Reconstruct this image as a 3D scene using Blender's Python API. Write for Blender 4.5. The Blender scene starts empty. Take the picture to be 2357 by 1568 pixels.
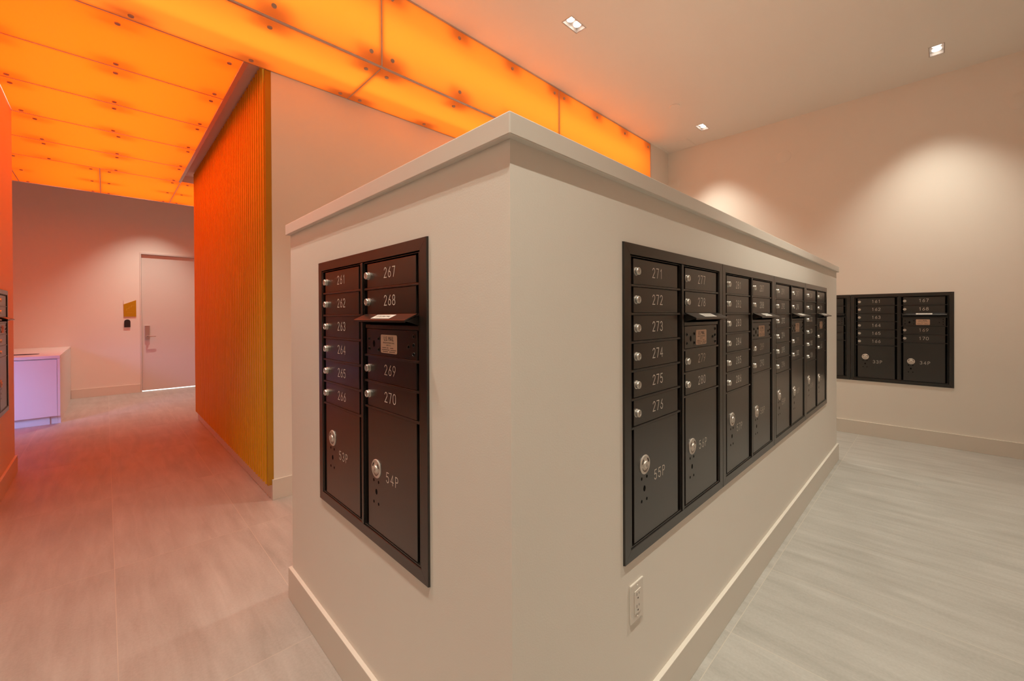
import bpy, bmesh, math, random
from mathutils import Vector, Matrix
random.seed(7)
SC = bpy.context.scene
COL = SC.collection
PI = math.pi

# ------------------------------------------------------------------ camera
CAMP = Vector((-0.6566, -0.6755, 1.3972))
YAW, PITCH, ROLL = math.radians(45.6418), math.radians(-0.2768), math.radians(-0.2655)
FPX, CYPX = 956.81, 731.24
fw = Vector((math.cos(YAW), math.sin(YAW), 0)); rt = Vector((math.sin(YAW), -math.cos(YAW), 0)); up = Vector((0, 0, 1))
f2 = fw * math.cos(PITCH) + up * math.sin(PITCH); u2 = -fw * math.sin(PITCH) + up * math.cos(PITCH)
r3 = rt * math.cos(ROLL) + u2 * math.sin(ROLL); u3 = -rt * math.sin(ROLL) + u2 * math.cos(ROLL)
cam = bpy.data.cameras.new('camera')
cam.sensor_fit = 'HORIZONTAL'; cam.sensor_width = 36.0
cam.lens = 36.0 * FPX / 2357.0
cam.shift_y = -(784.0 - CYPX) / 2357.0
cam.clip_start = 0.02
camo = bpy.data.objects.new('camera', cam); COL.objects.link(camo)
m = Matrix.Identity(4)
for i, v in enumerate((r3, u3, -f2)):
    for k in range(3): m[k][i] = v[k]
m.translation = CAMP
camo.matrix_world = m
SC.camera = camo

# ------------------------------------------------------------------ world and exposure
W = bpy.data.worlds.new('world'); SC.world = W; W.use_nodes = True
W.node_tree.nodes['Background'].inputs[0].default_value = (0.9, 0.75, 0.65, 1)
W.node_tree.nodes['Background'].inputs[1].default_value = 0.0
SC.view_settings.view_transform = 'Standard'; SC.view_settings.look = 'None'
SC.view_settings.exposure = 0.0; SC.view_settings.gamma = 1.0; SC.view_settings.use_curve_mapping = False
SC.cycles.max_bounces = 7; SC.cycles.diffuse_bounces = 5; SC.cycles.glossy_bounces = 3
SC.cycles.use_adaptive_sampling = True; SC.cycles.adaptive_threshold = 0.03
SC.cycles.sample_clamp_indirect = 6.0
SC.cycles.use_denoising = True

# ------------------------------------------------------------------ measures of the place
ZC = 3.897          # ceiling height
ZS = 3.265          # height of the glowing soffit panels
YF = 2.244          # plane of the glowing fascia
YW = 2.872          # wall behind the half-height wall
XW = 0.256          # corner of that wall, slats start here
XB = 5.604          # right wall
XL = -1.25          # left wall
YL = 5.14           # end of the left wall
YD = 9.72           # door wall
YS = 6.42           # far end of the slat wall
RE, LE = 4.362, 1.560   # half-height wall
ZCT, ZCB, OVH = 1.8495, 1.798, 0.0185
BH, BT = 0.154, 0.0160  # baseboard
BW, BHT, BZ = 0.8353, 1.0, 0.624  # mailbox unit width, height, bottom
RX0, LY1 = 0.477, 1.168
BY = 0.0355
LWY = 4.800 - BW
REC = 0.026         # depth of the mailbox recess in the wall

# downlights: x, y, shared ceiling
DL = [(2.243, 1.510), (4.996, -0.672), (5.046, 1.515), (-0.55, 1.510), (-0.55, -0.672), (2.243, -0.672), (-0.05, 8.87)]
DLW = 122.0          # watts per lamp
DLC = (1.0, 0.93, 0.77)
def spot(name, loc, energy, col, size, blend, rad=0.03):
    l = bpy.data.lights.new(name, 'SPOT'); l.energy = energy; l.color = col
    l.spot_size = math.radians(size); l.spot_blend = blend; l.shadow_soft_size = rad
    o = bpy.data.objects.new(name, l); COL.objects.link(o); o.location = loc
    return o
for i, (x, y) in enumerate(DL):
    for s in (-1, 1):
        e = DLW * (0.95 if i == 6 else 1.0)
        e *= {0: 1.0, 1: 0.62, 2: 0.64, 3: 0.74, 4: 1.10, 5: 1.35}.get(i, 1.0)
        spot('downlight_beam', (x + s * 0.046, y, ZC - 0.004), e, DLC, 86, 1.0, 0.016)
def area(name, loc, to, energy, col, sx, sy):
    l = bpy.data.lights.new(name, 'AREA'); l.energy = energy; l.color = col
    l.shape = 'RECTANGLE'; l.size = sx; l.size_y = sy
    o = bpy.data.objects.new(name, l); COL.objects.link(o); o.location = loc
    d = Vector(to) - Vector(loc)
    o.rotation_euler = d.to_track_quat('-Z', 'Y').to_euler()
    return o
# light rows inside the glowing box (behind the translucent panels)
LEDC = (1.0, 0.95, 0.85)
area('led_row_corridor', (-0.62, 4.77, ZS + 0.42), (-0.62, 4.77, 0), 52, LEDC, 1.2, 3.7)
area('led_row_end', (-0.3, 7.37, ZS + 0.42), (-0.3, 7.37, 0), 28, LEDC, 2.0, 1.3)
area('led_row_front', (1.9, 2.58, ZS + 0.46), (1.9, 2.58, 0), 31, LEDC, 6.0, 0.30)
area('led_row_fascia', (1.9, 2.66, ZS + 0.31), (1.9, 0, ZS + 0.31), 42, LEDC, 6.0, 0.45)
# violet lobby lamp round the corner to the left
vl = area('violet_lobby_lamp', (-3.0, 5.3, 1.35), (-1.55, 7.38, 0.35), 4.6, (0.30, 0.46, 1.0), 0.8, 1.5)
vl.data.spread = math.radians(36)

# ------------------------------------------------------------------ materials
def mat(name, col=(0.8, 0.8, 0.8), rough=0.6, metal=0.0, spec=0.5):
    M = bpy.data.materials.new(name); M.use_nodes = True
    b = M.node_tree.nodes['Principled BSDF']
    b.inputs['Base Color'].default_value = (*col, 1); b.inputs['Roughness'].default_value = rough
    b.inputs['Metallic'].default_value = metal; b.inputs['Specular IOR Level'].default_value = spec
    return M, M.node_tree, b
def noise_bump(nt, b, scale, strength, dist=0.001, detail=3):
    n, l = nt.nodes, nt.links
    tc = n.new('ShaderNodeTexCoord'); nz = n.new('ShaderNodeTexNoise'); bp = n.new('ShaderNodeBump')
    nz.inputs['Scale'].default_value = scale; nz.inputs['Detail'].default_value = detail
    bp.inputs['Strength'].default_value = strength; bp.inputs['Distance'].default_value = dist
    l.new(tc.outputs['Object'], nz.inputs['Vector']); l.new(nz.outputs['Fac'], bp.inputs['Height'])
    l.new(bp.outputs['Normal'], b.inputs['Normal'])
    return tc, nz
def tint_noise(nt, b, col, var, scale):
    n, l = nt.nodes, nt.links
    tc = n.new('ShaderNodeTexCoord'); nz = n.new('ShaderNodeTexNoise'); cr = n.new('ShaderNodeMix'); cr.data_type = 'RGBA'
    nz.inputs['Scale'].default_value = scale; nz.inputs['Detail'].default_value = 5
    cr.inputs[6].default_value = (*[c * (1 - var) for c in col], 1); cr.inputs[7].default_value = (*[min(1, c * (1 + var)) for c in col], 1)
    l.new(tc.outputs['Object'], nz.inputs['Vector']); l.new(nz.outputs['Fac'], cr.inputs[0]); l.new(cr.outputs[2], b.inputs['Base Color'])
PAINT = (0.88, 0.845, 0.78)
M_WALL, nt, b = mat('wall_paint', PAINT, 0.62, 0, 0.3); noise_bump(nt, b, 220, 0.25, 0.0008); tint_noise(nt, b, PAINT, 0.015, 3)
M_CEIL, nt, b = mat('ceiling_paint', (0.90, 0.87, 0.81), 0.8, 0, 0.2); tint_noise(nt, b, (0.90, 0.87, 0.81), 0.01, 2)
M_TRIM, nt, b = mat('trim_paint', (0.78, 0.735, 0.66), 0.42, 0, 0.4); tint_noise(nt, b, (0.78, 0.735, 0.66), 0.012, 6)
M_CAP, nt, b = mat('cap_paint', (0.80, 0.755, 0.69), 0.35, 0, 0.45); tint_noise(nt, b, (0.80, 0.755, 0.69), 0.01, 6)

def floor_material():
    M, nt, b = mat('stone_floor_tile', (0.42, 0.39, 0.34), 0.42, 0, 0.5)
    n, l = nt.nodes, nt.links
    def math_(op, a, c=None, v=None):
        k = n.new('ShaderNodeMath'); k.operation = op
        if hasattr(a, 'links') or hasattr(a, 'is_linked'): l.new(a, k.inputs[0])
        else: k.inputs[0].default_value = a
        if c is not None:
            if hasattr(c, 'is_linked'): l.new(c, k.inputs[1])
            else: k.inputs[1].default_value = c
        return k.outputs[0]
    tc = n.new('ShaderNodeTexCoord'); sp = n.new('ShaderNodeSeparateXYZ'); l.new(tc.outputs['Object'], sp.inputs[0])
    tx = math_('DIVIDE', math_('ADD', sp.outputs[0], 0.615 + 6.45), 0.6435)
    ty = math_('DIVIDE', math_('ADD', sp.outputs[1], 0.042 + 12.8), 1.28)
    fx = math_('FRACT', tx); fy = math_('FRACT', ty)
    ix = math_('FLOOR', tx); iy = math_('FLOOR', ty)
    gx = math_('LESS_THAN', math_('ABSOLUTE', math_('SUBTRACT', fx, 0.5)), 0.5 - 0.0022)
    gy = math_('LESS_THAN', math_('ABSOLUTE', math_('SUBTRACT', fy, 0.5)), 0.5 - 0.0011)
    tile = math_('MULTIPLY', gx, gy)          # 1 on tile, 0 on joint
    cid = n.new('ShaderNodeCombineXYZ'); l.new(ix, cid.inputs[0]); l.new(iy, cid.inputs[1])
    wn = n.new('ShaderNodeTexWhiteNoise'); l.new(cid.outputs[0], wn.inputs[0])
    # long soft veins along the tile
    off = n.new('ShaderNodeVectorMath'); off.operation = 'MULTIPLY_ADD'
    l.new(wn.outputs['Color'], off.inputs[0]); off.inputs[1].default_value = (7, 7, 7); l.new(tc.outputs['Object'], off.inputs[2])
    mp = n.new('ShaderNodeMapping'); l.new(off.outputs[0], mp.inputs[0]); mp.inputs['Scale'].default_value = (9.0, 1.1, 1)
    mp.inputs['Rotation'].default_value = (0, 0, 0.05)
    nz = n.new('ShaderNodeTexNoise'); l.new(mp.outputs[0], nz.inputs[0]); nz.inputs['Scale'].default_value = 1.6; nz.inputs['Detail'].default_value = 8; nz.inputs['Roughness'].default_value = 0.62; nz.inputs['Distortion'].default_value = 0.4
    n2 = n.new('ShaderNodeTexNoise'); l.new(off.outputs[0], n2.inputs[0]); n2.inputs['Scale'].default_value = 2.6; n2.inputs['Detail'].default_value = 6
    n3 = n.new('ShaderNodeTexNoise'); l.new(tc.outputs['Object'], n3.inputs[0]); n3.inputs['Scale'].default_value = 90; n3.inputs['Detail'].default_value = 3
    s = math_('ADD', math_('MULTIPLY', nz.outputs['Fac'], 0.55), math_('MULTIPLY', n2.outputs['Fac'], 0.27))
    s = math_('ADD', s, math_('MULTIPLY', n3.outputs['Fac'], 0.18))
    s = math_('ADD', s, math_('MULTIPLY', math_('SUBTRACT', wn.outputs['Value'], 0.5), 0.025))
    cr = n.new('ShaderNodeValToRGB'); l.new(s, cr.inputs[0])
    cr.color_ramp.elements[0].position = 0.32; cr.color_ramp.elements[0].color = (0.365, 0.352, 0.322, 1)
    cr.color_ramp.elements[1].position = 0.68; cr.color_ramp.elements[1].color = (0.56, 0.548, 0.515, 1)
    mx = n.new('ShaderNodeMix'); mx.data_type = 'RGBA'; l.new(tile, mx.inputs[0])
    mx.inputs[6].default_value = (0.58, 0.54, 0.47, 1); l.new(cr.outputs[0], mx.inputs[7])
    l.new(mx.outputs[2], b.inputs['Base Color'])
    rr = math_('ADD', math_('MULTIPLY', nz.outputs['Fac'], 0.25), 0.36); l.new(rr, b.inputs['Roughness'])
    bp = n.new('ShaderNodeBump'); bp.inputs['Strength'].default_value = 0.25; bp.inputs['Distance'].default_value = 0.001
    l.new(math_('ADD', math_('MULTIPLY', n3.outputs['Fac'], 0.4), math_('MULTIPLY', tile, 0.6)), bp.inputs['Height']); l.new(bp.outputs['Normal'], b.inputs['Normal'])
    return M
M_FLOOR = floor_material()

def glow_material(name, emis, strength, trans):
    M = bpy.data.materials.new(name); M.use_nodes = True
    nt = M.node_tree; n, l = nt.nodes, nt.links
    for x in list(n):
        if x.type != 'OUTPUT_MATERIAL': n.remove(x)
    out = [x for x in n if x.type == 'OUTPUT_MATERIAL'][0]
    e = n.new('ShaderNodeEmission'); e.inputs[0].default_value = (*emis, 1); e.inputs[1].default_value = strength
    t = n.new('ShaderNodeBsdfTranslucent'); t.inputs[0].default_value = (*trans, 1)
    g = n.new('ShaderNodeBsdfGlossy'); g.inputs[0].default_value = (0.02, 0.02, 0.02, 1); g.inputs['Roughness'].default_value = 0.35
    a = n.new('ShaderNodeAddShader'); a2 = n.new('ShaderNodeAddShader')
    l.new(e.outputs[0], a.inputs[0]); l.new(t.outputs[0], a.inputs[1]); l.new(a.outputs[0], a2.inputs[0]); l.new(g.outputs[0], a2.inputs[1])
    l.new(a2.outputs[0], out.inputs[0])
    return M
M_GLOW = glow_material('backlit_orange_panel', (1.0, 0.155, 0.012), 0.60, (0.70, 0.222, 0.030))
M_GLOW2 = glow_material('backlit_orange_panel_near_led', (1.0, 0.22, 0.045), 0.25, (0.62, 0.295, 0.075))  # same orange panel; yellower light of closer LEDs is put into its colour
M_ALU, nt, b = mat('anodised_aluminium', (0.62, 0.58, 0.56), 0.38, 0.9); noise_bump(nt, b, 300, 0.05)
M_BOLT, nt, b = mat('bronze_fastener', (0.50, 0.38, 0.30), 0.5, 0.2); noise_bump(nt, b, 300, 0.05)
M_SLAT, nt, b = mat('ochre_slat', (0.86, 0.49, 0.020), 0.5, 0, 0.4); tint_noise(nt, b, (0.86, 0.49, 0.020), 0.07, 7)
M_SLATB, nt, b = mat('ochre_slat_backing', (0.50, 0.25, 0.015), 0.6, 0, 0.3); tint_noise(nt, b, (0.50, 0.25, 0.015), 0.06, 7)

M_BLACK, nt, b = mat('black_powder_coat', (0.013, 0.0095, 0.0072), 0.31, 0.0, 0.6); noise_bump(nt, b, 900, 0.35, 0.0006, 2); b.inputs['Coat Weight'].default_value = 0.3; b.inputs['Coat Roughness'].default_value = 0.28
M_BLACK2, nt, b = mat('black_door_coat', (0.0125, 0.009, 0.0068), 0.28, 0.0, 0.8); noise_bump(nt, b, 900, 0.35, 0.0006, 2); b.inputs['Coat Weight'].default_value = 0.3; b.inputs['Coat Roughness'].default_value = 0.28
M_DARK, nt, b = mat('deep_black', (0.004, 0.004, 0.004), 0.8, 0, 0.1); tint_noise(nt, b, (0.004, 0.004, 0.004), 0.2, 30)
M_CHROME, nt, b = mat('nickel_lock', (0.80, 0.76, 0.70), 0.30, 0.75); noise_bump(nt, b, 500, 0.08)
M_SATIN, nt, b = mat('satin_nickel', (0.72, 0.66, 0.60), 0.42, 0.55); noise_bump(nt, b, 500, 0.08)
M_NUM, nt, b = mat('engraved_number', (0.82, 0.76, 0.68), 0.55, 0.0); tint_noise(nt, b, (0.82, 0.76, 0.68), 0.06, 200)
M_DECAL, nt, b = mat('tan_decal', (0.80, 0.58, 0.44), 0.5, 0.0); tint_noise(nt, b, (0.80, 0.58, 0.44), 0.03, 60)
M_STICK, nt, b = mat('white_sticker', (0.86, 0.82, 0.76), 0.4, 0.0); tint_noise(nt, b, (0.86, 0.82, 0.76), 0.02, 60)
M_INK, nt, b = mat('black_ink', (0.03, 0.02, 0.018), 0.6, 0); tint_noise(nt, b, (0.03, 0.02, 0.018), 0.1, 200)
M_PLAST, nt, b = mat('white_plastic', (0.78, 0.73, 0.66), 0.35, 0, 0.5); tint_noise(nt, b, (0.78, 0.73, 0.66), 0.01, 30)
M_SLOT, nt, b = mat('dark_slot', (0.05, 0.035, 0.03), 0.7, 0); tint_noise(nt, b, (0.05, 0.035, 0.03), 0.1, 100)
M_DOOR, nt, b = mat('door_paint', (0.74, 0.70, 0.66), 0.5, 0, 0.35); tint_noise(nt, b, (0.74, 0.70, 0.66), 0.012, 4)
M_SIGN, nt, b = mat('mustard_acrylic', (0.52, 0.27, 0.005), 0.4, 0, 0.4); tint_noise(nt, b, (0.52, 0.27, 0.005), 0.02, 20)
M_SIGNT, nt, b = mat('sign_lettering', (0.62, 0.36, 0.05), 0.5, 0); tint_noise(nt, b, (0.62, 0.36, 0.05), 0.02, 20)
M_SIGNB, nt, b = mat('pale_sign_backer', (0.72, 0.60, 0.56), 0.3, 0); tint_noise(nt, b, (0.72, 0.60, 0.56), 0.02, 20)
M_READER, nt, b = mat('black_reader', (0.03, 0.024, 0.024), 0.4, 0); noise_bump(nt, b, 400, 0.05)
M_STEEL, nt, b = mat('brushed_steel', (0.62, 0.58, 0.57), 0.34, 0.9); noise_bump(nt, b, 400, 0.08)
M_COUNT, nt, b = mat('white_laminate', (0.80, 0.78, 0.76), 0.45, 0, 0.4); tint_noise(nt, b, (0.80, 0.78, 0.76), 0.015, 8)
M_TOP, nt, b = mat('white_counter_stone', (0.82, 0.79, 0.76), 0.25, 0, 0.5); tint_noise(nt, b, (0.82, 0.79, 0.76), 0.02, 12)
def emit(name, col, s):
    M = bpy.data.materials.new(name); M.use_nodes = True
    b = M.node_tree.nodes['Principled BSDF']; b.inputs['Base Color'].default_value = (*col, 1)
    b.inputs['Emission Color'].default_value = (*col, 1); b.inputs['Emission Strength'].default_value = s
    return M
M_LAMP = emit('lamp_lens', (1.0, 0.93, 0.82), 4.0)
M_HOUS, nt, b = mat('downlight_housing', (0.62, 0.56, 0.52), 0.4, 0.2); tint_noise(nt, b, (0.62, 0.56, 0.52), 0.01, 20)
M_SPILL = emit('daylight_gap', (1.0, 0.97, 0.92), 2.2)

# ------------------------------------------------------------------ mesh helpers
class MB:
    def __init__(s): s.v = []; s.f = []; s.mi = []
    def add(s, vs, fs, mi=0):
        o = len(s.v); s.v += [tuple(v) for v in vs]
        for f in fs: s.f.append(tuple(i + o for i in f)); s.mi.append(mi)
    def box(s, x0, x1, y0, y1, z0, z1, mi=0, bev=0.0):
        x0, x1 = min(x0, x1), max(x0, x1); y0, y1 = min(y0, y1), max(y0, y1); z0, z1 = min(z0, z1), max(z0, z1)
        if bev > 0:
            bm = bmesh.new(); bmesh.ops.create_cube(bm, size=1)
            for v in bm.verts:
                v.co = Vector(((x0 + x1) / 2 + v.co.x * (x1 - x0), (y0 + y1) / 2 + v.co.y * (y1 - y0), (z0 + z1) / 2 + v.co.z * (z1 - z0)))
            bmesh.ops.bevel(bm, geom=list(bm.edges), offset=bev, segments=2, affect='EDGES', profile=0.5)
            s.bm(bm, mi); return
        s.add([(x0, y0, z0), (x1, y0, z0), (x1, y1, z0), (x0, y1, z0), (x0, y0, z1), (x1, y0, z1), (x1, y1, z1), (x0, y1, z1)],
              [(0, 3, 2, 1), (4, 5, 6, 7), (0, 1, 5, 4), (1, 2, 6, 5), (2, 3, 7, 6), (3, 0, 4, 7)], mi)
    def bm(s, bm, mi=0):
        bm.verts.index_update()
        s.add([v.co[:] for v in bm.verts], [[v.index for v in f.verts] for f in bm.faces], mi); bm.free()
    def prism(s, poly, a, b, fn, mi=0):
        """poly: list of 2D points; fn(p, t) -> 3D; extruded from a to b"""
        n = len(poly)
        vs = [fn(p, a) for p in poly] + [fn(p, b) for p in poly]
        fs = [tuple(range(n))[::-1], tuple(range(n, 2 * n))] + [(i, (i + 1) % n, (i + 1) % n + n, i + n) for i in range(n)]
        s.add(vs, fs, mi)
    def lathe(s, prof, fn, seg=24, mi=0, cap0=True, cap1=True):
        """prof: list of (r, h); fn(x, y, h) -> 3D"""
        vs = []; fs = []
        for r, h in prof:
            for k in range(seg):
                a = 2 * PI * k / seg; vs.append(fn(r * math.cos(a), r * math.sin(a), h))
        for i in range(len(prof) - 1):
            for k in range(seg):
                k2 = (k + 1) % seg; fs.append((i * seg + k, i * seg + k2, (i + 1) * seg + k2, (i + 1) * seg + k))
        if cap0: fs.append(tuple(range(seg))[::-1])
        if cap1: fs.append(tuple((len(prof) - 1) * seg + k for k in range(seg)))
        s.add(vs, fs, mi)
    def sheet(s, O, u, v, n, U, V, holes=(), mi=0):
        """rectangle O + [0,U]u + [0,V]v facing n; holes (u0,u1,v0,v1,depth) sink along -n"""
        O, u, v, n = Vector(O), Vector(u), Vector(v), Vector(n)
        us = sorted(set([0, U] + [h[0] for h in holes] + [h[1] for h in holes]))
        vs = sorted(set([0, V] + [h[2] for h in holes] + [h[3] for h in holes]))
        flip = u.cross(v).dot(n) < 0
        def q(p):
            s.add(p, [(3, 2, 1, 0) if flip else (0, 1, 2, 3)], mi)
        for i in range(len(us) - 1):
            for j in range(len(vs) - 1):
                a, b_, c, d = us[i], us[i + 1], vs[j], vs[j + 1]
                mu, mv = (a + b_) / 2, (c + d) / 2
                if any(h[0] < mu < h[1] and h[2] < mv < h[3] for h in holes): continue
                q([O + u * a + v * c, O + u * b_ + v * c, O + u * b_ + v * d, O + u * a + v * d])
        for (a, b_, c, d, dep) in holes:
            k = -n * dep
            P = [O + u * a + v * c, O + u * b_ + v * c, O + u * b_ + v * d, O + u * a + v * d]
            q([p + k for p in P])
            for e in range(4):
                A, B = P[e], P[(e + 1) % 4]; q([A, B, B + k, A + k])
    def build(s, name, mats, parent=None, smooth=False, loc=None):
        me = bpy.data.meshes.new(name); me.from_pydata(s.v, [], s.f)
        if not isinstance(mats, (list, tuple)): mats = [mats]
        for mm in mats: me.materials.append(mm)
        for p, i in zip(me.polygons, s.mi): p.material_index = i
        bm = bmesh.new(); bm.from_mesh(me); bmesh.ops.recalc_face_normals(bm, faces=bm.faces); bm.to_mesh(me); bm.free()
        if smooth:
            for p in me.polygons: p.use_smooth = True
            try: me.set_sharp_from_angle(angle=math.radians(35))
            except Exception: pass
        me.update()
        return link(name, me, parent, loc)
def link(name, me, parent=None, loc=None):
    o = bpy.data.objects.new(name, me); COL.objects.link(o)
    if parent: o.parent = parent
    if loc: o.location = loc
    return o
def thing(name, label, cat, loc=(0, 0, 0), rz=0.0, group=None):
    o = bpy.data.objects.new(name, None); COL.objects.link(o); o.location = loc; o.rotation_euler = (0, 0, rz)
    o.empty_display_size = 0.1
    return tag(o, label, cat, group)
def tag(o, label, cat, group=None):
    o['label'] = label; o['category'] = cat
    if group: o['group'] = group
    return o
def struct(o, label=None):
    o['kind'] = 'structure'
    if label: o['label'] = label
    return o

# strokes: engraved figures as thin ribbons
def arc(cx, cy, rx, ry, a0, a1, n=10):
    return [(cx + rx * math.cos(math.radians(a0 + (a1 - a0) * i / n)), cy + ry * math.sin(math.radians(a0 + (a1 - a0) * i / n))) for i in range(n + 1)]
GL = {
 '0': [arc(.30, .70, .26, .30, 0, 180) + arc(.30, .30, .26, .30, 180, 360) + [(.56, .70)]],
 '1': [[(.16, .80), (.34, 1.0), (.34, 0)]],
 '2': [arc(.30, .73, .25, .27, 165, -25, 12) + [(.05, 0), (.56, 0)]],
 '3': [arc(.29, .75, .23, .25, 160, -80, 12) + arc(.29, .26, .26, .26, 80, -160, 12)],
 '4': [[(.45, 0), (.45, 1.0), (.04, .30), (.60, .30)]],
 '5': [[(.52, 1.0), (.11, 1.0), (.07, .56)] + arc(.29, .31, .26, .31, 125, -155, 14)],
 '6': [[(.46, 1.0)] + [(.20, .62)] + [(.06, .36)] + arc(.31, .29, .25, .29, 170, 360, 10) + arc(.31, .29, .25, .29, 0, 168, 8)],
 '7': [[(.05, 1.0), (.56, 1.0), (.24, 0)]],
 '8': [arc(.30, .76, .21, .24, 270, -90, 18), arc(.30, .26, .26, .26, 90, -270, 18)],
 '9': [[(.14, 0), (.40, .38), (.54, .64)] + arc(.29, .71, .25, .29, -10, -350, 18)],
 'P': [[(.08, 0), (.08, 1.0), (.34, 1.0)] + arc(.34, .75, .22, .25, 90, -90, 8) + [(.08, .50)]],
}
def ribbon(mb, pts, w, fn):
    n = len(pts); P = [Vector((p[0], p[1])) for p in pts]
    L, R = [], []
    for i in range(n):
        a = P[i] - P[i - 1] if i else P[1] - P[0]
        c = P[i + 1] - P[i] if i < n - 1 else P[-1] - P[-2]
        if a.length < 1e-9: a = c
        if c.length < 1e-9: c = a
        a = a.normalized(); c = c.normalized(); t = a + c
        t = t.normalized() if t.length > 1e-3 else a
        nn = Vector((-t.y, t.x)); k = w / 2 / max(0.45, abs(nn.dot(Vector((-a.y, a.x)))))
        ext = (-t * w / 2 if i == 0 else t * w / 2 if i == n - 1 else Vector((0, 0)))
        L.append(P[i] + nn * k + ext); R.append(P[i] - nn * k + ext)
    vs = [fn(p) for p in L] + [fn(p) for p in R]
    mb.add(vs, [(i, i + n, i + 1 + n, i + 1) for i in range(n - 1)])
def number_mesh(name, text, h, cw, gap, stroke, nface):
    """text centred on the origin in the local wall frame (x right, -y out, z up)"""
    mb = MB(); total = len(text) * cw + (len(text) - 1) * gap; x = -total / 2
    for ch in text:
        for st in GL[ch]:
            ribbon(mb, [(x + p[0] / 0.60 * cw, (p[1] - 0.5) * h) for p in st], stroke, lambda p: (p.x, -nface, p.y))
        x += cw + gap
    me = bpy.data.meshes.new(name); me.from_pydata(mb.v, [], mb.f); me.materials.append(M_NUM); me.update()
    return me
def text_mesh(name, body, size, sx, mats, align='CENTER'):
    cu = bpy.data.curves.new(name, 'FONT'); cu.body = body; cu.size = size; cu.align_x = align; cu.align_y = 'CENTER'
    o = bpy.data.objects.new(name, cu); COL.objects.link(o)
    dg = bpy.context.evaluated_depsgraph_get(); dg.update()
    me = bpy.data.meshes.new_from_object(o.evaluated_get(dg))
    COL.objects.unlink(o); bpy.data.objects.remove(o); bpy.data.curves.remove(cu)
    for v in me.vertices: v.co = (v.co.x * sx, 0.0, v.co.y)
    me.materials.clear(); me.materials.append(mats); me.name = name
    return me

# ================================================================== STRUCTURE
# floor
mb = MB(); mb.box(-5.2, 6.0, -4.3, 10.0, -0.12, 0.0); struct(mb.build('floor', M_FLOOR))
# ceiling with recesses for the downlights
x0, y0 = -5.2, -4.2
holes = [(x - 0.1 - x0, x + 0.1 - x0, y - 0.05 - y0, y + 0.05 - y0, 0.055) for x, y in DL]
mb = MB(); mb.sheet((x0, y0, ZC), (1, 0, 0), (0, 1, 0), (0, 0, -1), 11.2, 14.2, holes)
mb.box(x0, 6.0, y0, 10.0, ZC + 0.06, ZC + 0.12)
struct(mb.build('ceiling', M_CEIL))
H = ZC + 0.02
def slab(name, x0, x1, y0, y1, z0=0.0, z1=H, m=M_WALL):
    mb = MB(); mb.box(x0, x1, y0, y1, z0, z1); return struct(mb.build(name, m))
# right wall with the recess for its two mailbox units
mb = MB()
ur0, ur1 = -4.2, 2.9
mb.sheet((XB, ur1, 0), (0, -1, 0), (0, 0, 1), (-1, 0, 0), ur1 - ur0, H,
         [(ur1 - (BY + BW) + 0.012, ur1 - (BY - BW) - 0.012, BZ + 0.012, BZ + BHT - 0.012, REC)])
mb.box(XB + 0.05, XB + 0.2, ur0, ur1, 0, H)
struct(mb.build('wall_right', M_WALL))
# left wall with recess
mb = MB()
mb.sheet((XL, -4.2, 0), (0, 1, 0), (0, 0, 1), (1, 0, 0), YL + 4.2, H, [(LWY + 4.2 + 0.012, LWY + BW + 4.2 - 0.012, BZ + 0.012, BZ + BHT - 0.012, REC)])
mb.add([(XL, YL, 0), (XL - 0.16, YL, 0), (XL - 0.16, YL, H), (XL, YL, H)], [(0, 1, 2, 3)])
mb.box(XL - 0.16, XL - 0.04, -4.2, YL, 0, H)
struct(mb.build('wall_left', M_WALL))
slab('wall_rear', -1.5, 5.8, -3.15, -3.0)
slab('wall_back', XW, XB, YW, YS)                       # block behind the half wall, carries the slats
slab('wall_corner', 5.034, XB, YF, YW - 0.001)
slab('wall_far', -5.2, -0.196, YD, YD + 0.15); slab('wall_far', 0.80, 3.0, YD, YD + 0.15); slab('wall_far', -0.196, 0.80, YD, YD + 0.15, 2.609, H)
slab('wall_lobby', -5.2, -5.05, 4.4, YD); slab('wall_lobby', -5.05, XL - 0.16, 4.4, 4.55)
slab('wall_end', 2.6, 2.75, YS, YD)
# bulkhead closing the far end of the glowing soffit
slab('trim_2', -3.0, 2.6, 8.10, 8.13, ZS + 0.0, ZC)
slab('trim_3', -3.06, -3.0, YL - 0.6, 8.13, ZS, ZC)
# recessed plaster strip along the slats
mb = MB(); mb.box(0.108, XW + 0.3, 2.8722, 6.66, ZS + 0.10, ZS + 0.13); mb.box(0.108, 2.6, 6.655, 6.665, ZS + 0.012, ZS + 0.13)
struct(mb.build('trim_4', M_CEIL))
mb = MB(); mb.box(0.078, 0.108, 2.8722, 6.66, ZS - 0.003, ZS + 0.10); struct(mb.build('trim_5', M_ALU))

# half-height wall (solid) with mailbox recesses, and its cap
mb = MB()
hr = [(RX0 + 0.012, RX0 + 4 * BW - 0.012, BZ + 0.012, BZ + BHT - 0.012, REC)]
hl = [(LE - LY1 + 0.012, LE - LY1 + BW - 0.012, BZ + 0.012, BZ + BHT - 0.012, REC)]
mb.sheet((0, 0, 0), (1, 0, 0), (0, 0, 1), (0, -1, 0), RE, ZCB, hr)
mb.sheet((0, LE, 0), (0, -1, 0), (0, 0, 1), (-1, 0, 0), LE, ZCB, hl)
mb.sheet((RE, 0, 0), (0, 1, 0), (0, 0, 1), (1, 0, 0), LE, ZCB)
mb.sheet((RE, LE, 0), (-1, 0, 0), (0, 0, 1), (0, 1, 0), RE, ZCB)
mb.sheet((0, 0, ZCB), (1, 0, 0), (0, 1, 0), (0, 0, 1), RE, LE)
struct(mb.build('wall_island', M_WALL))
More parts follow.
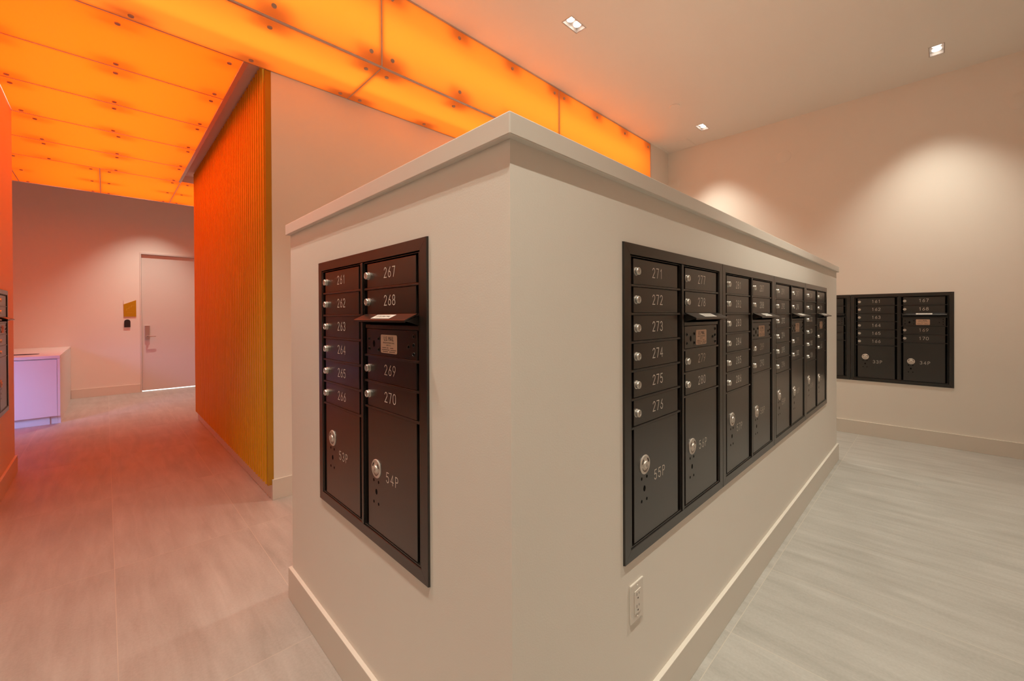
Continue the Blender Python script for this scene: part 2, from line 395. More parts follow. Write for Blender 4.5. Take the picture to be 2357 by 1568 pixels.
mb = MB(); mb.box(-OVH, RE + OVH, -OVH, LE + OVH, ZCB, ZCT, bev=0.003); struct(mb.build('trim_1', M_CAP))

# baseboards
def base(name, segs):
    mb = MB()
    for (x0, x1, y0, y1) in segs: mb.box(x0, x1, y0, y1, 0, BH, bev=0.0015)
    return struct(mb.build(name, M_TRIM))
base('baseboard_island', [(-BT, RE + BT, -BT, 0), (-BT, 0, 0, LE + BT), (RE, RE + BT, 0, LE + BT), (0, RE, LE, LE + BT)])
base('baseboard_right', [(XB - BT, XB, -3.0, YF)])
base('baseboard_back', [(XW - 0.013, 5.034, YW - BT, YW)])
base('baseboard_corner', [(5.034 - BT, XB - BT, YF - BT, YF), (5.034 - BT, 5.034, YF, YW - BT)])
base('baseboard_far', [(-1.0865, -0.202, YD - BT, YD)])
base('baseboard_left', [(XL, XL + BT, -3.0, YL), (XL - 0.16, XL + BT, YL, YL + BT)])
mb = MB(); mb.box(XW - 0.013, XW, YW + 0.0, YS, 0, 0.112); struct(mb.build('baseboard_slats', M_TRIM))
base('baseboard_rear', [(XL + BT, XB - BT, -3.0, -3.0 + BT)])

# ================================================================== SLATS
t = thing('slat_cladding', 'ribbed ochre slat cladding running down the corridor wall under the orange soffit', 'wall cladding', (XW, YW, 0))
mb = MB(); mb.box(-0.014, -0.001, 0.0, YS - YW, 0.113, ZS + 0.085); mb.box(-0.0405, -0.014, 0.0, 0.020, 0.113, ZS + 0.085)
mb.build('backing_board', M_SLATB, t)
mb = MB(); y = 0.060; PITCH_S = 0.0705
while y < YS - YW - 0.02:
    mb.box(-0.041, -0.0142, y, y + 0.030, 0.107, ZS + 0.082, bev=0.003); y += PITCH_S
mb.build('slats', M_SLAT, t)

# ================================================================== GLOWING PANELS
def fastener(parent, x, y, z, axis):
    """disc head below/in front of the panel and its stand-off rod behind it"""
    mb = MB()
    if axis == 'z': fn = lambda a, b_, h: (a, b_, -h)
    else: fn = lambda a, b_, h: (a, -h, b_)
    mb.lathe([(0.0150, 0.0005), (0.0150, 0.006), (0.013, 0.008)], fn, 20)
    mb.lathe([(0.0075, -0.0135), (0.0075, -0.030)], fn, 10)
    return mb
FAST = {}
def add_fastener(parent, x, y, z, axis):
    if axis not in FAST:
        o = fastener(parent, x, y, z, axis).build('fastener', M_BOLT, None); FAST[axis] = o.data; o.parent = parent; o.location = (x, y, z)
    else:
        o = link('fastener', FAST[axis], parent, (x, y, z))
    return o
def soffit_panel(x0, x1, y0, y1, fx, fy, label):
    t = thing('soffit_panel', label, 'ceiling panel', (x0, y0, ZS), 0, 'backlit orange panels of the soffit')
    mb = MB(); mb.box(0, x1 - x0, 0, y1 - y0, 0, 0.012, bev=0.001); mb.build('panel_sheet', M_GLOW2 if y0 < YW - 0.1 else M_GLOW, t)
    for a in fx:
        for c in fy: add_fastener(t, a - x0, c - y0, 0, 'z')
    return t
G = 0.0045
sx = [XL + 0.004, 0.842, 2.941, 5.030]
sp_l = ['backlit orange soffit panel beside the tall fascia, over the corridor mouth', 'backlit orange soffit panel along the fascia, right after the mitred seam', 'backlit orange soffit panel along the fascia, behind the half wall peak, furthest right']
for i in range(3):
    a, c = sx[i] + G, sx[i + 1] - G
    fxs = [a + 0.080 + (c - a - 0.16) * k / 3 for k in range(4)]
    if i == 0: fxs = [-1.17, -0.532, 0.113, 0.759]
    soffit_panel(a, c, YF + 0.020, 2.868 - G, fxs, [YF + 0.088, 2.868 - 0.055], sp_l[i])
rows = [2.868, 3.612, 4.365, 5.139, 5.917, 6.660]
ordn = ['first', 'second', 'third', 'fourth', 'fifth']
for i in range(5):
    a = XL + 0.004 if i < 3 else -2.96
    fxs = [-1.187, -0.590, 0.007] if i < 3 else [0.020 - 0.569 * k for k in range(6)]
    soffit_panel(a, 0.076, rows[i] + G, rows[i + 1] - G, fxs, [rows[i] + 0.095, rows[i + 1] - 0.063],
                 'backlit orange corridor ceiling panel, %s row back from the fascia strip' % ordn[i])
for (a, c, l) in ((-1.49, -0.696, 'left of the two seams'), (-0.696, 0.100, 'between the two seams'), (0.100, 0.896, 'beside the slat top'), (-2.28, -1.49, 'hidden at far left')):
    soffit_panel(a + G, c - G, 6.660 + G, 8.09, [a + 0.086, c - 0.080], [6.75, 7.39, 8.03], 'orange panel in the last ceiling row before the door, ' + l)
fl = ['tall backlit orange fascia panel at top left, nearest the camera', 'tall backlit orange fascia panel in the middle, above the wall corner', 'tall backlit orange fascia panel ending at the white wall strip']
for i in range(3):
    a, c = sx[i] + G, sx[i + 1] - G
    t = thing('fascia_panel', fl[i], 'wall panel', (a, YF, ZS + 0.018), 0, 'backlit orange fascia panels')
    mb = MB(); mb.box(0, c - a, 0, 0.012, 0, ZC - 0.014 - ZS - 0.018, bev=0.001); mb.build('panel_sheet', M_GLOW2, t)
    fxs = [[-1.17, -0.532, 0.115, 0.759], [0.929, 1.570, 2.217, 2.861], [3.027, 3.673, 4.319, 4.958]][i]
    for x in fxs:
        for z in (3.353, 3.823): add_fastener(t, x - a, 0, z - ZS - 0.018, 'y')
mb = MB(); mb.box(XL, 5.034, YF - 0.004, YF + 0.03, ZC - 0.012, ZC); struct(mb.build('trim_6', M_ALU))
# hanging rails behind the seams and unseen brackets added and sized to shade the panels round the fasteners
mb = MB()
mb.box(XL, 5.03, YF + 0.005, YF + 0.0185, ZS + 0.004, ZS + 0.0165)
def rail_x(x0, x1, y): mb.box(x0, x1, y - 0.012, y + 0.012, ZS + 0.0145, ZS + 0.024); mb.box(x0, x1, y - 0.004, y + 0.004, ZS - 0.001, ZS + 0.0145)
def rail_y(x, y0, y1): mb.box(x - 0.012, x + 0.012, y0, y1, ZS + 0.0145, ZS + 0.024); mb.box(x - 0.004, x + 0.004, y0, y1, ZS - 0.001, ZS + 0.0145)
for r in rows: rail_x(XL if r < 5 else -2.96, 5.03 if r < 3 else 0.077, r)
for x in (0.842, 2.941):
    rail_y(x, YF + 0.03, 2.85); mb.box(x - 0.012, x + 0.012, YF + 0.0145, YF + 0.024, ZS + 0.03, ZC - 0.02); mb.box(x - 0.004, x + 0.004, YF - 0.001, YF + 0.0145, ZS + 0.018, ZC - 0.014)
for x in (-1.49, -0.696, 0.100): rail_y(x, 6.69, 8.09)
def shade_bracket(x, y, z=None):
    if z is None: mb.box(x - 0.11, x + 0.11, y - 0.055, y + 0.055, ZS + 0.075, ZS + 0.080)
    else: mb.box(x - 0.11, x + 0.11, y + 0.075, y + 0.080, z - 0.055, z + 0.055)
for x in (-1.17, -0.532, 0.113, 0.759, 0.931, 1.58, 2.22, 2.861, 3.027, 3.673, 4.319, 4.95):
    shade_bracket(x, YF + 0.11); shade_bracket(x, 2.80); shade_bracket(x, YF, 3.353); shade_bracket(x, YF, 3.823)
for i in range(5):
    for x in ([-1.187, -0.590, 0.007] if i < 3 else [0.02, -0.549, -1.118, -1.687]):
        shade_bracket(x, rows[i] + 0.095); shade_bracket(x, rows[i + 1] - 0.063)
for x in (-1.40, -0.78, -0.61, 0.02, 0.186):
    for y in (6.75, 7.39, 8.03): shade_bracket(x, y)
struct(mb.build('trim_7', M_ALU))
mb = MB(); mb.box(5.0305, 5.0335, YF - 0.004, YF + 0.3, ZS, ZC - 0.012); struct(mb.build('trim_8', M_ALU))

# ================================================================== MAILBOX UNITS
FACE = 0.007
OPEN = [(0.047, 0.401), (0.434, 0.788)]
TOPZ, BOTZ = 0.958, 0.041
B1 = [0.8673, 0.7766, 0.6859, 0.5952, 0.5045, 0.4138]
B2 = [0.8673, 0.7766, 0.6380, 0.5490, 0.4597]
DN = 0.002           # door face
def L(x, n, z): return (x, -n, z)
def lbox(mb, u0, u1, n0, n1, z0, z1, mi=0, bev=0.0): mb.box(u0, u1, -n1, -n0, z0, z1, mi, bev)
def disc(mb, u, z, ru, rz, n, mi, seg=18):
    mb.add([L(u + ru * math.cos(2 * PI * k / seg), n, z + rz * math.sin(2 * PI * k / seg)) for k in range(seg)], [tuple(range(seg))], mi)
ME = {}
def keep(key, mb, mats, smooth=False):
    o = mb.build(key, mats, None, smooth); ME[key] = o.data; bpy.data.objects.remove(o)
# outer trim, four mitred bars
mb = MB(); T = 0.0385; w, h = BW - 0.0006, BHT
def bar(p):    # p: four (u, z) corners: outer a, outer b, inner b, inner a
    (a, b_, c, d) = p; lo = -0.001
    vs = [L(a[0], lo, a[1]), L(b_[0], lo, b_[1]), L(c[0], lo, c[1]), L(d[0], lo, d[1])]
    def mix(p, q, k): return (p[0] + (q[0] - p[0]) * k, p[1] + (q[1] - p[1]) * k)
    a2, b2, c2, d2 = mix(a, d, 0.04), mix(b_, c, 0.04), mix(b_, c, 0.95), mix(a, d, 0.95)
    vs += [L(a2[0], FACE, a2[1]), L(b2[0], FACE, b2[1]), L(c2[0], FACE, c2[1]), L(d2[0], FACE, d2[1])]
    mb.add(vs, [(0, 1, 2, 3), (4, 5, 6, 7), (0, 1, 5, 4), (1, 2, 6, 5), (2, 3, 7, 6), (3, 0, 4, 7)])
g = 0.0005
bar([(0.0003, h), (w, h), (w - T, h - T + g), (T, h - T + g)]); bar([(0.0003, 0), (w, 0), (w - T, T - g), (T, T - g)])
bar([(0.0003, g), (0.0003, h - g), (T - g, h - T), (T - g, T)]); bar([(w, g), (w, h - g), (w - T + g, h - T), (w - T + g, T)])
keep('trim_frame', mb, [M_BLACK])
# inner frame: rings round both columns, divider, shelves
mb = MB()
lbox(mb, T + 0.003, 0.047, -0.018, 0.004, T + 0.001, h - T - 0.001); lbox(mb, 0.788, w - T - 0.003, -0.018, 0.004, T + 0.001, h - T - 0.001)
lbox(mb, 0.047, 0.788, -0.018, 0.004, TOPZ, h - T - 0.002); lbox(mb, 0.047, 0.788, -0.018, 0.004, T + 0.001, BOTZ + 0.002)
lbox(mb, 0.4015, 0.4335, -0.018, 0.0035, BOTZ + 0.002, TOPZ)
lbox(mb, 0.410, 0.426, 0.0035, 0.0085, T, h - T, 0, 0.002)
keep('inner_frame', mb, [M_BLACK])
mb = MB(); lbox(mb, 0.016, w - 0.016, -0.0245, -0.019, 0.016, h - 0.016); keep('back_plate', mb, [M_DARK])
for ci, bars in enumerate((B1, B2)):
    mb = MB()
    for z in bars: lbox(mb, OPEN[ci][0], OPEN[ci][1], -0.018, 0.0045, z - 0.0035, z + 0.0035, 0, 0.001)
    keep('shelf_rails%d' % ci, mb, [M_BLACK])
# tenant door, lock, parcel door, parcel lock
DU0, DU1 = 0.018, 0.354 - 0.018
def door_mesh(key, hgt, holes=()):
    mb = MB(); lbox(mb, DU0, DU1, -0.012, DN, 0, hgt, 0, 0.0012)
    for (u, z, a, c) in holes: disc(mb, u, z, a, c, DN + 0.0003, 1)
    keep(key, mb, [M_BLACK2, M_DARK])
DH = 0.0907 - 0.007 - 0.002
door_mesh('door', DH)
mb = MB(); fn = lambda a, c, hh: (a, -(DN + hh), c)
mb.lathe([(0.0138, 0.0), (0.0138, 0.0015), (0.0122, 0.002), (0.0122, 0.0105), (0.0112, 0.0122), (0.0085, 0.0122), (0.0082, 0.0112)], fn, 24)
disc(mb, 0, 0, 0.0080, 0.0080, DN + 0.0114, 0); disc(mb, 0, 0, 0.0012, 0.0048, DN + 0.0117, 1); 
for k in range(24):
    a0, a1 = 2 * PI * k / 24, 2 * PI * (k + 1) / 24
    mb.add([(0.0083 * math.cos(a0), -(DN + 0.01235), 0.0083 * math.sin(a0)), (0.0083 * math.cos(a1), -(DN + 0.01235), 0.0083 * math.sin(a1)),
            (0.0076 * math.cos(a1), -(DN + 0.01235), 0.0076 * math.sin(a1)), (0.0076 * math.cos(a0), -(DN + 0.01235), 0.0076 * math.sin(a0))], [(0, 1, 2, 3)], 1)
keep('lock', mb, [M_CHROME, M_SLOT], True)
mb = MB()
mb.lathe([(0.0315, 0.0), (0.0315, 0.002), (0.0300, 0.0034), (0.0265, 0.0036), (0.0255, 0.003), (0.0150, 0.003), (0.0145, 0.0034), (0.0125, 0.0036), (0.0120, 0.0062), (0.0108, 0.0075)], fn, 36)
disc(mb, 0.001, -0.002, 0.0014, 0.0052, DN + 0.0078, 1)
for sgn in (-1, 1):      # two curved slots in the rose
    for k in range(6):
        a0 = math.radians((14 if sgn > 0 else 124) + k * 7); a1 = a0 + math.radians(7)
        mb.add([(r * math.cos(a), -(DN + 0.0042), r * math.sin(a)) for r, a in ((0.0245, a0), (0.0245, a1), (0.0195, a1), (0.0195, a0))], [(0, 1, 2, 3)], 1)
for k in range(30):      # fine lettering ring is only hinted by short dashes
    a0 = math.radians(200 + k * 4.6); a1 = a0 + math.radians(2.6)
    mb.add([(r * math.cos(a), -(DN + 0.0033), r * math.sin(a)) for r, a in ((0.0225, a0), (0.0225, a1), (0.0195, a1), (0.0195, a0))], [(0, 1, 2, 3)], 1)
keep('parcel_lock', mb, [M_SATIN, M_SLOT], True)
PL = [(0.133, 0.281), (0.513, 0.2556)]
def prel(ci): return PL[ci][0] - OPEN[ci][0], PL[ci][1] - (BOTZ + 0.003)
for ci in (0, 1):
    pu, pz = prel(ci)
    door_mesh('parcel_door%d' % ci, (B1, B2)[ci][-1] - 0.0035 - 0.001 - BOTZ - 0.003,
              [(pu - 0.020, pz - 0.043, 0.0046, 0.0055), (pu + 0.0145, pz - 0.043, 0.0046, 0.0055), (pu - 0.0015, pz - 0.079, 0.0072, 0.0098),
               (pu - 0.020, pz - 0.117, 0.0046, 0.0055), (pu + 0.0140, pz - 0.117, 0.0046, 0.0055)])
# outgoing mail compartment: slot plate, collection door with rivets, flap
mb = MB(); lbox(mb, OPEN[1][0] + 0.006, OPEN[1][1] - 0.003, -0.012, 0.0035, 0.7315, 0.7445, 0, 0.001); keep('slot_sill', mb, [M_BLACK])
CZ0 = 0.6425; CH = 0.7295 - CZ0
mb = MB(); lbox(mb, DU0 - 0.006, DU1 + 0.004, -0.012, DN, 0, CH, 0, 0.0012)
cu0 = OPEN[1][0]
for (u, z) in ((0.466, 0.6964), (0.466, 0.6625), (0.535, 0.698), (0.535, 0.662), (0.7275, 0.680), (0.756, 0.7124), (0.756, 0.6861), (0.756, 0.6588)):
    mb.lathe([(0.0062, 0.0), (0.0062, 0.0016), (0.0050, 0.0022), (0.0046, 0.0010)], lambda a, c, hh, u=u, z=z: (u - cu0 + a, -(DN + hh), z - CZ0 + c), 14, 0, False, False)
    disc(mb, u - cu0, z - CZ0, 0.0047, 0.0047, DN + 0.0009, 1, 12)
disc(mb, 0.5005 - cu0, 0.680 - CZ0, 0.0078, 0.0115, DN + 0.0004, 1)
keep('collection_door', mb, [M_BLACK2, M_DARK])
mb = MB(); prof = [(-0.004, 0.0), (0.006, 0.001), (0.0465, -0.0172), (0.0475, -0.0182), (0.0475, -0.0245), (0.0460, -0.0250), (0.0450, -0.0205), (0.004, -0.0035), (-0.004, -0.004)]
mb.prism(prof, -0.170, 0.170, lambda p, t: (t, -p[0], p[1]))
for s in (-1, 1):   # side gussets
    mb.prism([(0.0, -0.004), (0.0445, -0.0215), (0.030, -0.0245), (0.0, -0.034)], s * 0.1685, s * 0.1670, lambda p, t: (t, -p[0], p[1]))
keep('mail_flap', mb, [M_BLACK])
# sticker on the flap slope
d = Vector((0.0405, -0.0182)).normalized(); nrm = Vector((0.0182, 0.0405)).normalized()
def onflap(t, k, off=0.0005):
    p = Vector((0.006, 0.001)) + d * k + nrm * off
    return (t, -p.x, p.y)
mb = MB(); mb.add([onflap(-0.062, 0.008), onflap(0.062, 0.008), onflap(0.062, 0.036), onflap(-0.062, 0.036)], [(0, 1, 2, 3)])
mb.add([onflap(-0.062, 0.008, 0.0002), onflap(0.062, 0.008, 0.0002), onflap(0.062, 0.036, 0.0002), onflap(-0.062, 0.036, 0.0002)], [(3, 2, 1, 0)])
keep('flap_sticker', mb, [M_STICK])
tm = text_mesh('flap_text', 'OUTGOING MAIL', 0.0165, 0.72, M_INK)
for v in tm.vertices:
    p = onflap(v.co.x, 0.022 - v.co.z, 0.0009); v.co = p
ME['flap_text'] = tm
# tan decal
mb = MB(); r = 0.006; pts = []
for cx, cz, a0 in ((0.0535 - r, 0.030 - r, 0), (-0.0535 + r, 0.030 - r, 90), (-0.0535 + r, -0.030 + r, 180), (0.0535 - r, -0.030 + r, 270)):
    pts += [(cx + r * math.cos(math.radians(a0 + k * 22.5)), cz + r * math.sin(math.radians(a0 + k * 22.5))) for k in range(5)]
mb.prism(pts, 0.0002, 0.0009, lambda p, t: (p[0], -(DN + t), p[1])); keep('mail_decal', mb, [M_DECAL])
tm = text_mesh('decal_text', 'U.S. MAIL', 0.0200, 0.80, M_INK)
t2 = text_mesh('decal_small', 'APPROVED BY POSTMASTER GENERAL', 0.0066, 0.66, M_INK)
t3 = text_mesh('decal_small', 'USPS STD 4C', 0.0064, 0.85, M_INK)
mb = MB()
for src, dz in ((tm, 0.0165), (t2, 0.0035), (t3, -0.0045)):
    mb.add([(v.co.x, -(DN + 0.0013), v.co.z + dz) for v in src.vertices], [tuple(p.vertices) for p in src.polygons])
for zz, runs in ((-0.0125, ((-0.044, -0.018), (-0.012, -0.004), (0.010, 0.030))), (-0.0190, ((-0.046, -0.020), (-0.016, 0.006), (0.012, 0.046))), (-0.0250, ((-0.040, -0.006), (0.004, 0.040)))):
    for a, c in runs:
        x = a
        while x < c:
            ww = 0.0016 + 0.0012 * random.random(); mb.add([(x, -(DN + 0.0013), zz - 0.0010), (x + ww, -(DN + 0.0013), zz - 0.0010), (x + ww, -(DN + 0.0013), zz + 0.0010), (x, -(DN + 0.0013), zz + 0.0010)], [(0, 1, 2, 3)]); x += ww + 0.0008
me = bpy.data.meshes.new('decal_text'); me.from_pydata(mb.v, [], mb.f); me.materials.append(M_INK); ME['decal_print'] = me

NUMC = {}
def num(text, big=False):
    key = text
    if key not in NUMC: NUMC[key] = number_mesh('door_number', text, 0.0315 if not big else 0.0320, 0.0190, 0.0085 if not big else 0.0105, 0.0027, DN + 0.0004)
    return NUMC[key]
def mailbox(loc, rz, first, parcel, label):
    t = thing('mailbox_unit', label, 'mailbox', loc, rz, 'black wall mailbox units')
    link('back_plate', ME['back_plate'], t); link('trim_frame', ME['trim_frame'], t); link('inner_frame', ME['inner_frame'], t)
    for ci, bars in enumerate((B1, B2)):
        link('shelf_rails', ME['shelf_rails%d' % ci], t)
        u0 = OPEN[ci][0]; tops = [TOPZ + 0.0035] + bars
        idx = list(range(6)) if ci == 0 else [0, 1, 3, 4]
        slots = [(tops[k + 1] + 0.0045) for k in range(6)] if ci == 0 else [bars[0] + 0.0045, bars[1] + 0.0045, bars[3] + 0.0045, bars[4] + 0.0045]
        for k, z0 in enumerate(slots):
            d_ = link('door', ME['door'], t, (u0, 0, z0))
            link('lock', ME['lock'], d_, (0.0335 if ci == 0 else 0.029, 0, DH / 2))
            if first:
                v = first + (k if ci == 0 else 6 + k)
                link('door_number', num(str(v)), d_, (0.1795 if ci == 0 else 0.1765, 0, DH / 2 + 0.003))
        p = link('parcel_door', ME['parcel_door%d' % ci], t, (u0, 0, BOTZ + 0.003))
        pu, pz = prel(ci); link('parcel_lock', ME['parcel_lock'], p, (pu, 0, pz))
        if parcel: link('door_number', num('%dP' % (parcel + ci), True), p, (pu + (0.1045 if ci == 0 else 0.107), 0, pz - (0.053 if ci == 0 else 0.010)))
    link('slot_sill', ME['slot_sill'], t)
    c = link('collection_door', ME['collection_door'], t, (OPEN[1][0], 0, CZ0))
    dl = link('mail_decal', ME['mail_decal'], c, (0.6043 - OPEN[1][0], 0, 0.6825 - CZ0)); dl['label'] = 'tan decal printed U.S. MAIL'
    pr = link('decal_print', ME['decal_print'], c, (0.6043 - OPEN[1][0], 0, 0.6825 - CZ0))
    f = link('mail_flap', ME['mail_flap'], t, (0.6135, 0, 0.7795))
    s = link('flap_sticker', ME['flap_sticker'], f); s['label'] = 'white sticker'
    link('sticker_print', ME['flap_text'], f)
    return t
def plain_mailbox(loc, rz, label, group):
    t = thing('mailbox_unit', label, 'mailbox', loc, rz, group)
    for k in ('back_plate', 'trim_frame', 'inner_frame'): link(k, ME[k], t)
    for ci, bars in enumerate((B1, B2)):
        link('shelf_rails', ME['shelf_rails%d' % ci], t)
        u0 = OPEN[ci][0]
        for z in (bars if ci == 0 else [bars[0], bars[1], bars[3], bars[4]]): link('door', ME['door'], t, (u0, 0, z + 0.0045))
        link('parcel_door', ME['parcel_door%d' % ci], t, (u0, 0, BOTZ + 0.003))
    link('slot_sill', ME['slot_sill'], t); link('collection_door', ME['collection_door'], t, (OPEN[1][0], 0, CZ0)); link('mail_flap', ME['mail_flap'], t, (0.6135, 0, 0.7795))
for k in range(1, 8):
    plain_mailbox((XL + 0.0255, LWY - k * BW, BZ), PI / 2, 'black mailbox unit along the left wall, out of frame left of the picture', 'mailbox row on the left wall, out of frame')
for k in range(6):
    plain_mailbox((4.9 - k * BW, -3.0 + 0.0255, BZ), PI, 'black mailbox unit on the wall behind the camera, out of frame', 'mailbox row behind the camera')
mailbox((0, LY1, BZ), -PI / 2, 261, 53, 'black mailbox unit numbered 261 to 270, alone on the short left face')
mailbox((RX0, 0, BZ), 0, 271, 55, 'black mailbox unit numbered 271 to 280, nearest on the long face')
mailbox((RX0 + BW, 0, BZ), 0, 281, 57, 'black mailbox unit numbered 281 to 290, second along the long face')
mailbox((RX0 + 2 * BW, 0, BZ), 0, 291, 59, 'black mailbox unit numbered 291 to 300, third along the long face')
mailbox((RX0 + 3 * BW, 0, BZ), 0, 301, 61, 'black mailbox unit numbered 301 to 310, last on the long face')
mailbox((XB, BY, BZ), -PI / 2, 161, 33, 'black mailbox unit numbered 161 to 170 on the right wall')
mailbox((XB, BY + BW, BZ), -PI / 2, 151, 31, 'black mailbox unit on the right wall, mostly hidden behind the half wall end')
mailbox((XL, LWY, BZ), PI / 2, None, None, 'black mailbox unit cut off at the left picture edge on the orange-lit wall')

# ================================================================== SMALL THINGS
# outlet on the long face
t = thing('wall_outlet', 'white duplex power outlet low on the half wall below mailbox 271', 'outlet', (0.5525, 0, 0.484))
mb = MB(); mb.box(-0.0400, 0.0400, -0.006, 0.0, -0.0620, 0.0620, bev=0.0028); mb.build('cover_plate', M_PLAST, t)
mb = MB(); mb.box(-0.0185, 0.0185, -0.0085, -0.006, -0.0365, 0.0365, bev=0.001)
for zz in (-0.019, 0.019):
    mb.box(-0.0080, -0.0062, -0.0088, -0.0080, zz + 0.001, zz + 0.010, 1); mb.box(0.0058, 0.0076, -0.0088, -0.0080, zz + 0.002, zz + 0.009, 1)
    mb.box(-0.0025, 0.0025, -0.0088, -0.0080, zz - 0.0105, zz - 0.006, 1)
mb.build('receptacle', [M_PLAST, M_SLOT], t)
for zz in (-0.049, 0.049):
    mb = MB(); mb.lathe([(0.0032, 0.0), (0.0032, 0.0012), (0.002, 0.0018)], lambda a, c, hh: (a, -0.006 - hh, zz + c), 12); mb.build('screw', M_PLAST, t)

# downlights
dlab = ['twin-lamp square downlight nearest the orange fascia, top centre', 'twin-lamp square downlight at upper right close to the right wall', 'small twin-lamp downlight near the far ceiling corner beside the round detector',
        'twin-lamp downlight above the short face of the half wall, out of frame', 'twin-lamp downlight above the camera, out of frame', 'twin-lamp downlight above the long face, out of frame', 'twin-lamp downlight washing the white corridor door, hidden above the soffit']
for i, (x, y) in enumerate(DL):
    t = thing('downlight', dlab[i], 'ceiling light', (x, y, ZC), 0, 'recessed twin downlights')
    mb = MB()
    for (a, c, e, f_) in ((-0.104, 0.104, -0.054, -0.0495), (-0.104, 0.104, 0.0495, 0.054), (-0.104, -0.0995, -0.0495, 0.0495), (0.0995, 0.104, -0.0495, 0.0495)):
        mb.box(a, c, e, f_, -0.003, 0.0)
    mb.build('trim_ring', M_HOUS, t)
    mb = MB()
    mb.box(-0.0985, 0.0985, -0.0485, 0.0485, 0.030, 0.034)
    mb.box(-0.0985, 0.0985, -0.0485, -0.0465, 0.0, 0.030); mb.box(-0.0985, 0.0985, 0.0465, 0.0485, 0.0, 0.030)
    mb.box(-0.0985, -0.0965, -0.0465, 0.0465, 0.0, 0.030); mb.box(0.0965, 0.0985, -0.0465, 0.0465, 0.0, 0.030)
    mb.build('housing', M_HOUS, t)
    for s in (-1, 1):
        mb = MB(); mb.lathe([(0.033, 0.0295), (0.033, 0.022), (0.028, 0.018), (0.0, 0.0165)], lambda a, c, hh: (s * 0.0455 + a, c, hh), 24)
        mb.build('lamp', M_LAMP, t, True)
# round covers on ceiling and walls
mb = MB(); mb.lathe([(0.056, 0.0), (0.056, 0.006), (0.051, 0.010)], lambda a, c, hh: (a, c, -hh), 32)
tag(mb.build('detector_cover', M_CEIL, None, True, (4.232, 1.520, ZC)), 'round white cover plate on the ceiling beside the far downlight', 'detector')
mb = MB(); mb.lathe([(0.079, 0.0), (0.079, 0.0035), (0.076, 0.005)], lambda a, c, hh: (-hh, a, c), 36)
c0 = mb.build('wall_cover', M_WALL, None, True, (XB, 0.705, 3.427))
tag(c0, 'round painted cover high on the right wall, between the two light scallops', 'wall cover', 'round covers on the right wall')
for (y, z, l) in ((-1.232, 3.428, 'round painted cover high on the right wall, cut by the right picture edge'), (2.135, 3.406, 'round painted cover high on the right wall, close to the room corner')):
    c = c0.copy(); COL.objects.link(c); c.location = (XB, y, z); tag(c, l, 'wall cover', 'round covers on the right wall')
t = thing('access_panel', 'flush square access hatch in the ceiling by the room corner', 'hatch', (5.42, 2.005, ZC))
mb = MB()
for (a, c, e, f_) in ((-0.185, 0.18, -0.205, -0.193), (-0.185, 0.18, 0.193, 0.205), (-0.185, -0.173, -0.193, 0.193), (0.168, 0.18, -0.193, 0.193)): mb.box(a, c, e, f_, -0.003, 0)
mb.build('frame', M_CEIL, t); mb = MB(); mb.box(-0.170, 0.165, -0.190, 0.190, -0.002, 0.0); mb.build('hatch_door', M_CEIL, t)

# door in the far wall
d1 = bpy.data.objects.new('door_1', None); COL.objects.link(d1); d1.location = (-0.175, YD, 0); struct(d1, 'white flush corridor door with steel lever lock')
mb = MB(); mb.box(0.004, 0.95, 0.030, 0.072, 0.018, 2.578, bev=0.001); mb.build('door_leaf', M_DOOR, d1)
mb = MB(); mb.box(-0.021, 0.0, -0.012, 0.10, 0, 2.609); mb.box(0.954, 0.975, -0.012, 0.10, 0, 2.609); mb.box(0.0, 0.954, -0.012, 0.10, 2.580, 2.609); mb.build('door_frame', M_DOOR, d1)
mb = MB(); mb.box(0.004, 0.95, 0.074, 0.080, 0.0, 0.03); o = mb.build('daylight_under_door', M_SPILL, d1); o['label'] = 'bright light in the gap under the door'
mb = MB(); mb.box(0.045, 0.115, -0.004, 0.030, 0.985, 1.243, bev=0.003); o = mb.build('lock_case', M_STEEL, d1); o['label'] = 'brushed steel card lock'
mb = MB(); mb.lathe([(0.016, 0.0), (0.016, 0.045), (0.013, 0.05)], lambda a, c, hh: (0.080 + a, -0.004 - hh, 1.037 + c), 16); mb.box(0.072, 0.200, -0.054, -0.040, 1.029, 1.046, bev=0.003)
o = mb.build('lever_handle', M_STEEL, d1); o['label'] = 'steel lever'
# dark space behind the door so nothing shines through
slab('wall_behind', -0.3, 0.9, YD + 0.16, YD + 0.2, 0, 2.7)

# sign
t = thing('room_sign', 'mustard sign with slanted top and stair pictogram beside the door', 'sign', (-0.334, YD, 1.41))
mb = MB(); mb.prism([(-0.085, 0), (0.086, 0), (0.086, 0.308), (-0.085, 0.226)], 0.0, 0.003, lambda p, tt: (p[0], -tt, p[1])); mb.build('backer', M_WALL, t)
mb = MB(); mb.prism([(-0.085, 0), (0.086, 0), (0.086, 0.308), (-0.085, 0.226)], 0.003, 0.011, lambda p, tt: (p[0], -tt, p[1])); mb.build('sign_face', M_SIGN, t)
mb = MB(); stp = [(-0.045, 0.112), (-0.045, 0.145), (-0.014, 0.145), (-0.014, 0.178), (0.020, 0.178), (0.020, 0.208), (0.056, 0.208)]
ribbon(mb, stp, 0.006, lambda p: (p.x, -0.0115, p.y)); mb.build('stair_pictogram', M_SIGNT, t)
tm = text_mesh('sign_text', 'STAIR 1', 0.024, 1.05, M_SIGNT)
for v in tm.vertices: v.co = (v.co.x + 0.006, -0.0115, v.co.z + 0.072)
link('sign_lettering', tm, t)
mb = MB(); mb.box(-0.0865, -0.0835, -0.012, -0.003, 0.226, 0.297); mb.build('edge_post', M_SIGNB, t)
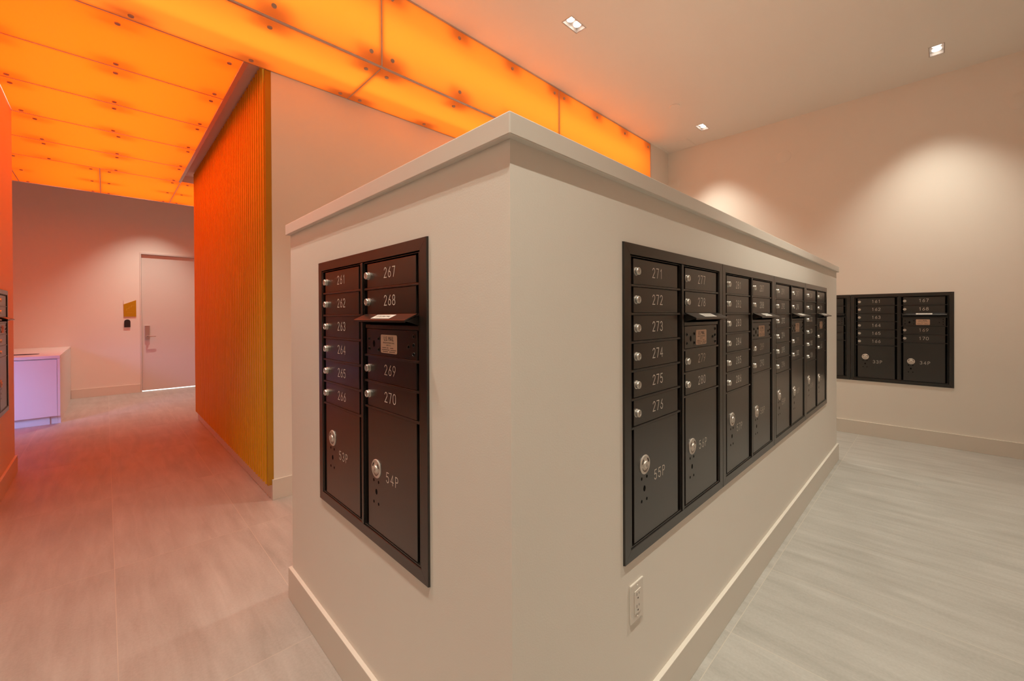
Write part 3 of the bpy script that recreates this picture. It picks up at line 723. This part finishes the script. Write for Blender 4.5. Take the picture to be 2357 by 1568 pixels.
# card reader
t = thing('card_reader', 'black arched card reader below the mustard sign', 'card reader', (-0.371, YD, 1.218))
arch = [(-0.042, 0), (0.042, 0)] + [(0.042 * math.cos(math.radians(k * 15)), 0.100 + 0.040 * math.sin(math.radians(k * 15))) for k in range(13)]
mb = MB(); mb.prism(arch, 0.0, 0.020, lambda p, tt: (p[0], -tt, p[1])); mb.build('body', M_READER, t)
arch2 = [(p[0] * 0.8, 0.012 + p[1] * 0.86) for p in arch]
mb = MB(); mb.prism(arch2, 0.020, 0.0225, lambda p, tt: (p[0], -tt, p[1])); mb.build('reader_face', M_READER, t)

# counter
CX1, CY0, CZT = -1.088, 7.382, 0.901
t = thing('counter', 'long white counter against the far wall, lit violet in front', 'counter', (CX1, CY0, 0))
mb = MB(); mb.box(-2.6, 0.0, 0.0, YD - CY0 - 0.002, CZT - 0.038, CZT, bev=0.002); mb.build('countertop', M_TOP, t)
mb = MB(); mb.prism([(0.0, 0.108), (YD - CY0 - 0.002, 0.0), (YD - CY0 - 0.002, CZT - 0.0385), (0.0, CZT - 0.0385)][:1] + [(0.085, 0.108), (0.085, 0.0), (YD - CY0 - 0.002, 0.0), (YD - CY0 - 0.002, CZT - 0.0385), (0.0, CZT - 0.0385)], -0.026, -0.001, lambda p, tt: (tt, p[0], p[1])); mb.build('end_panel', M_COUNT, t)
x = -0.029
for k in range(4):
    mb = MB(); mb.box(x - 0.60, x, 0.006, 0.026, 0.110, CZT - 0.050, bev=0.0015); mb.build('door', M_COUNT, t); x -= 0.603
mb = MB(); mb.box(-2.58, -0.028, 0.028, YD - CY0 - 0.01, 0.115, CZT - 0.04); mb.build('carcass', M_COUNT, t)
mb = MB(); mb.box(-0.098, -0.027, 0.086, 0.20, 0.0, 0.112); mb.build('end_return', M_COUNT, t)
mb = MB(); mb.box(-2.58, -0.099, 0.070, 0.090, 0.0, 0.112); mb.build('toe_kick', M_COUNT, t)
# dark oval opening in the counter
mb = MB(); mb.lathe([(0.16, 0.0002), (0.16, 0.004), (0.150, 0.004), (0.146, 0.0008)], lambda a, c, hh: (-0.37 + a * 0.95, 0.52 + c * 0.55, CZT + hh), 40); mb.build('oval_opening', M_SLOT, t)
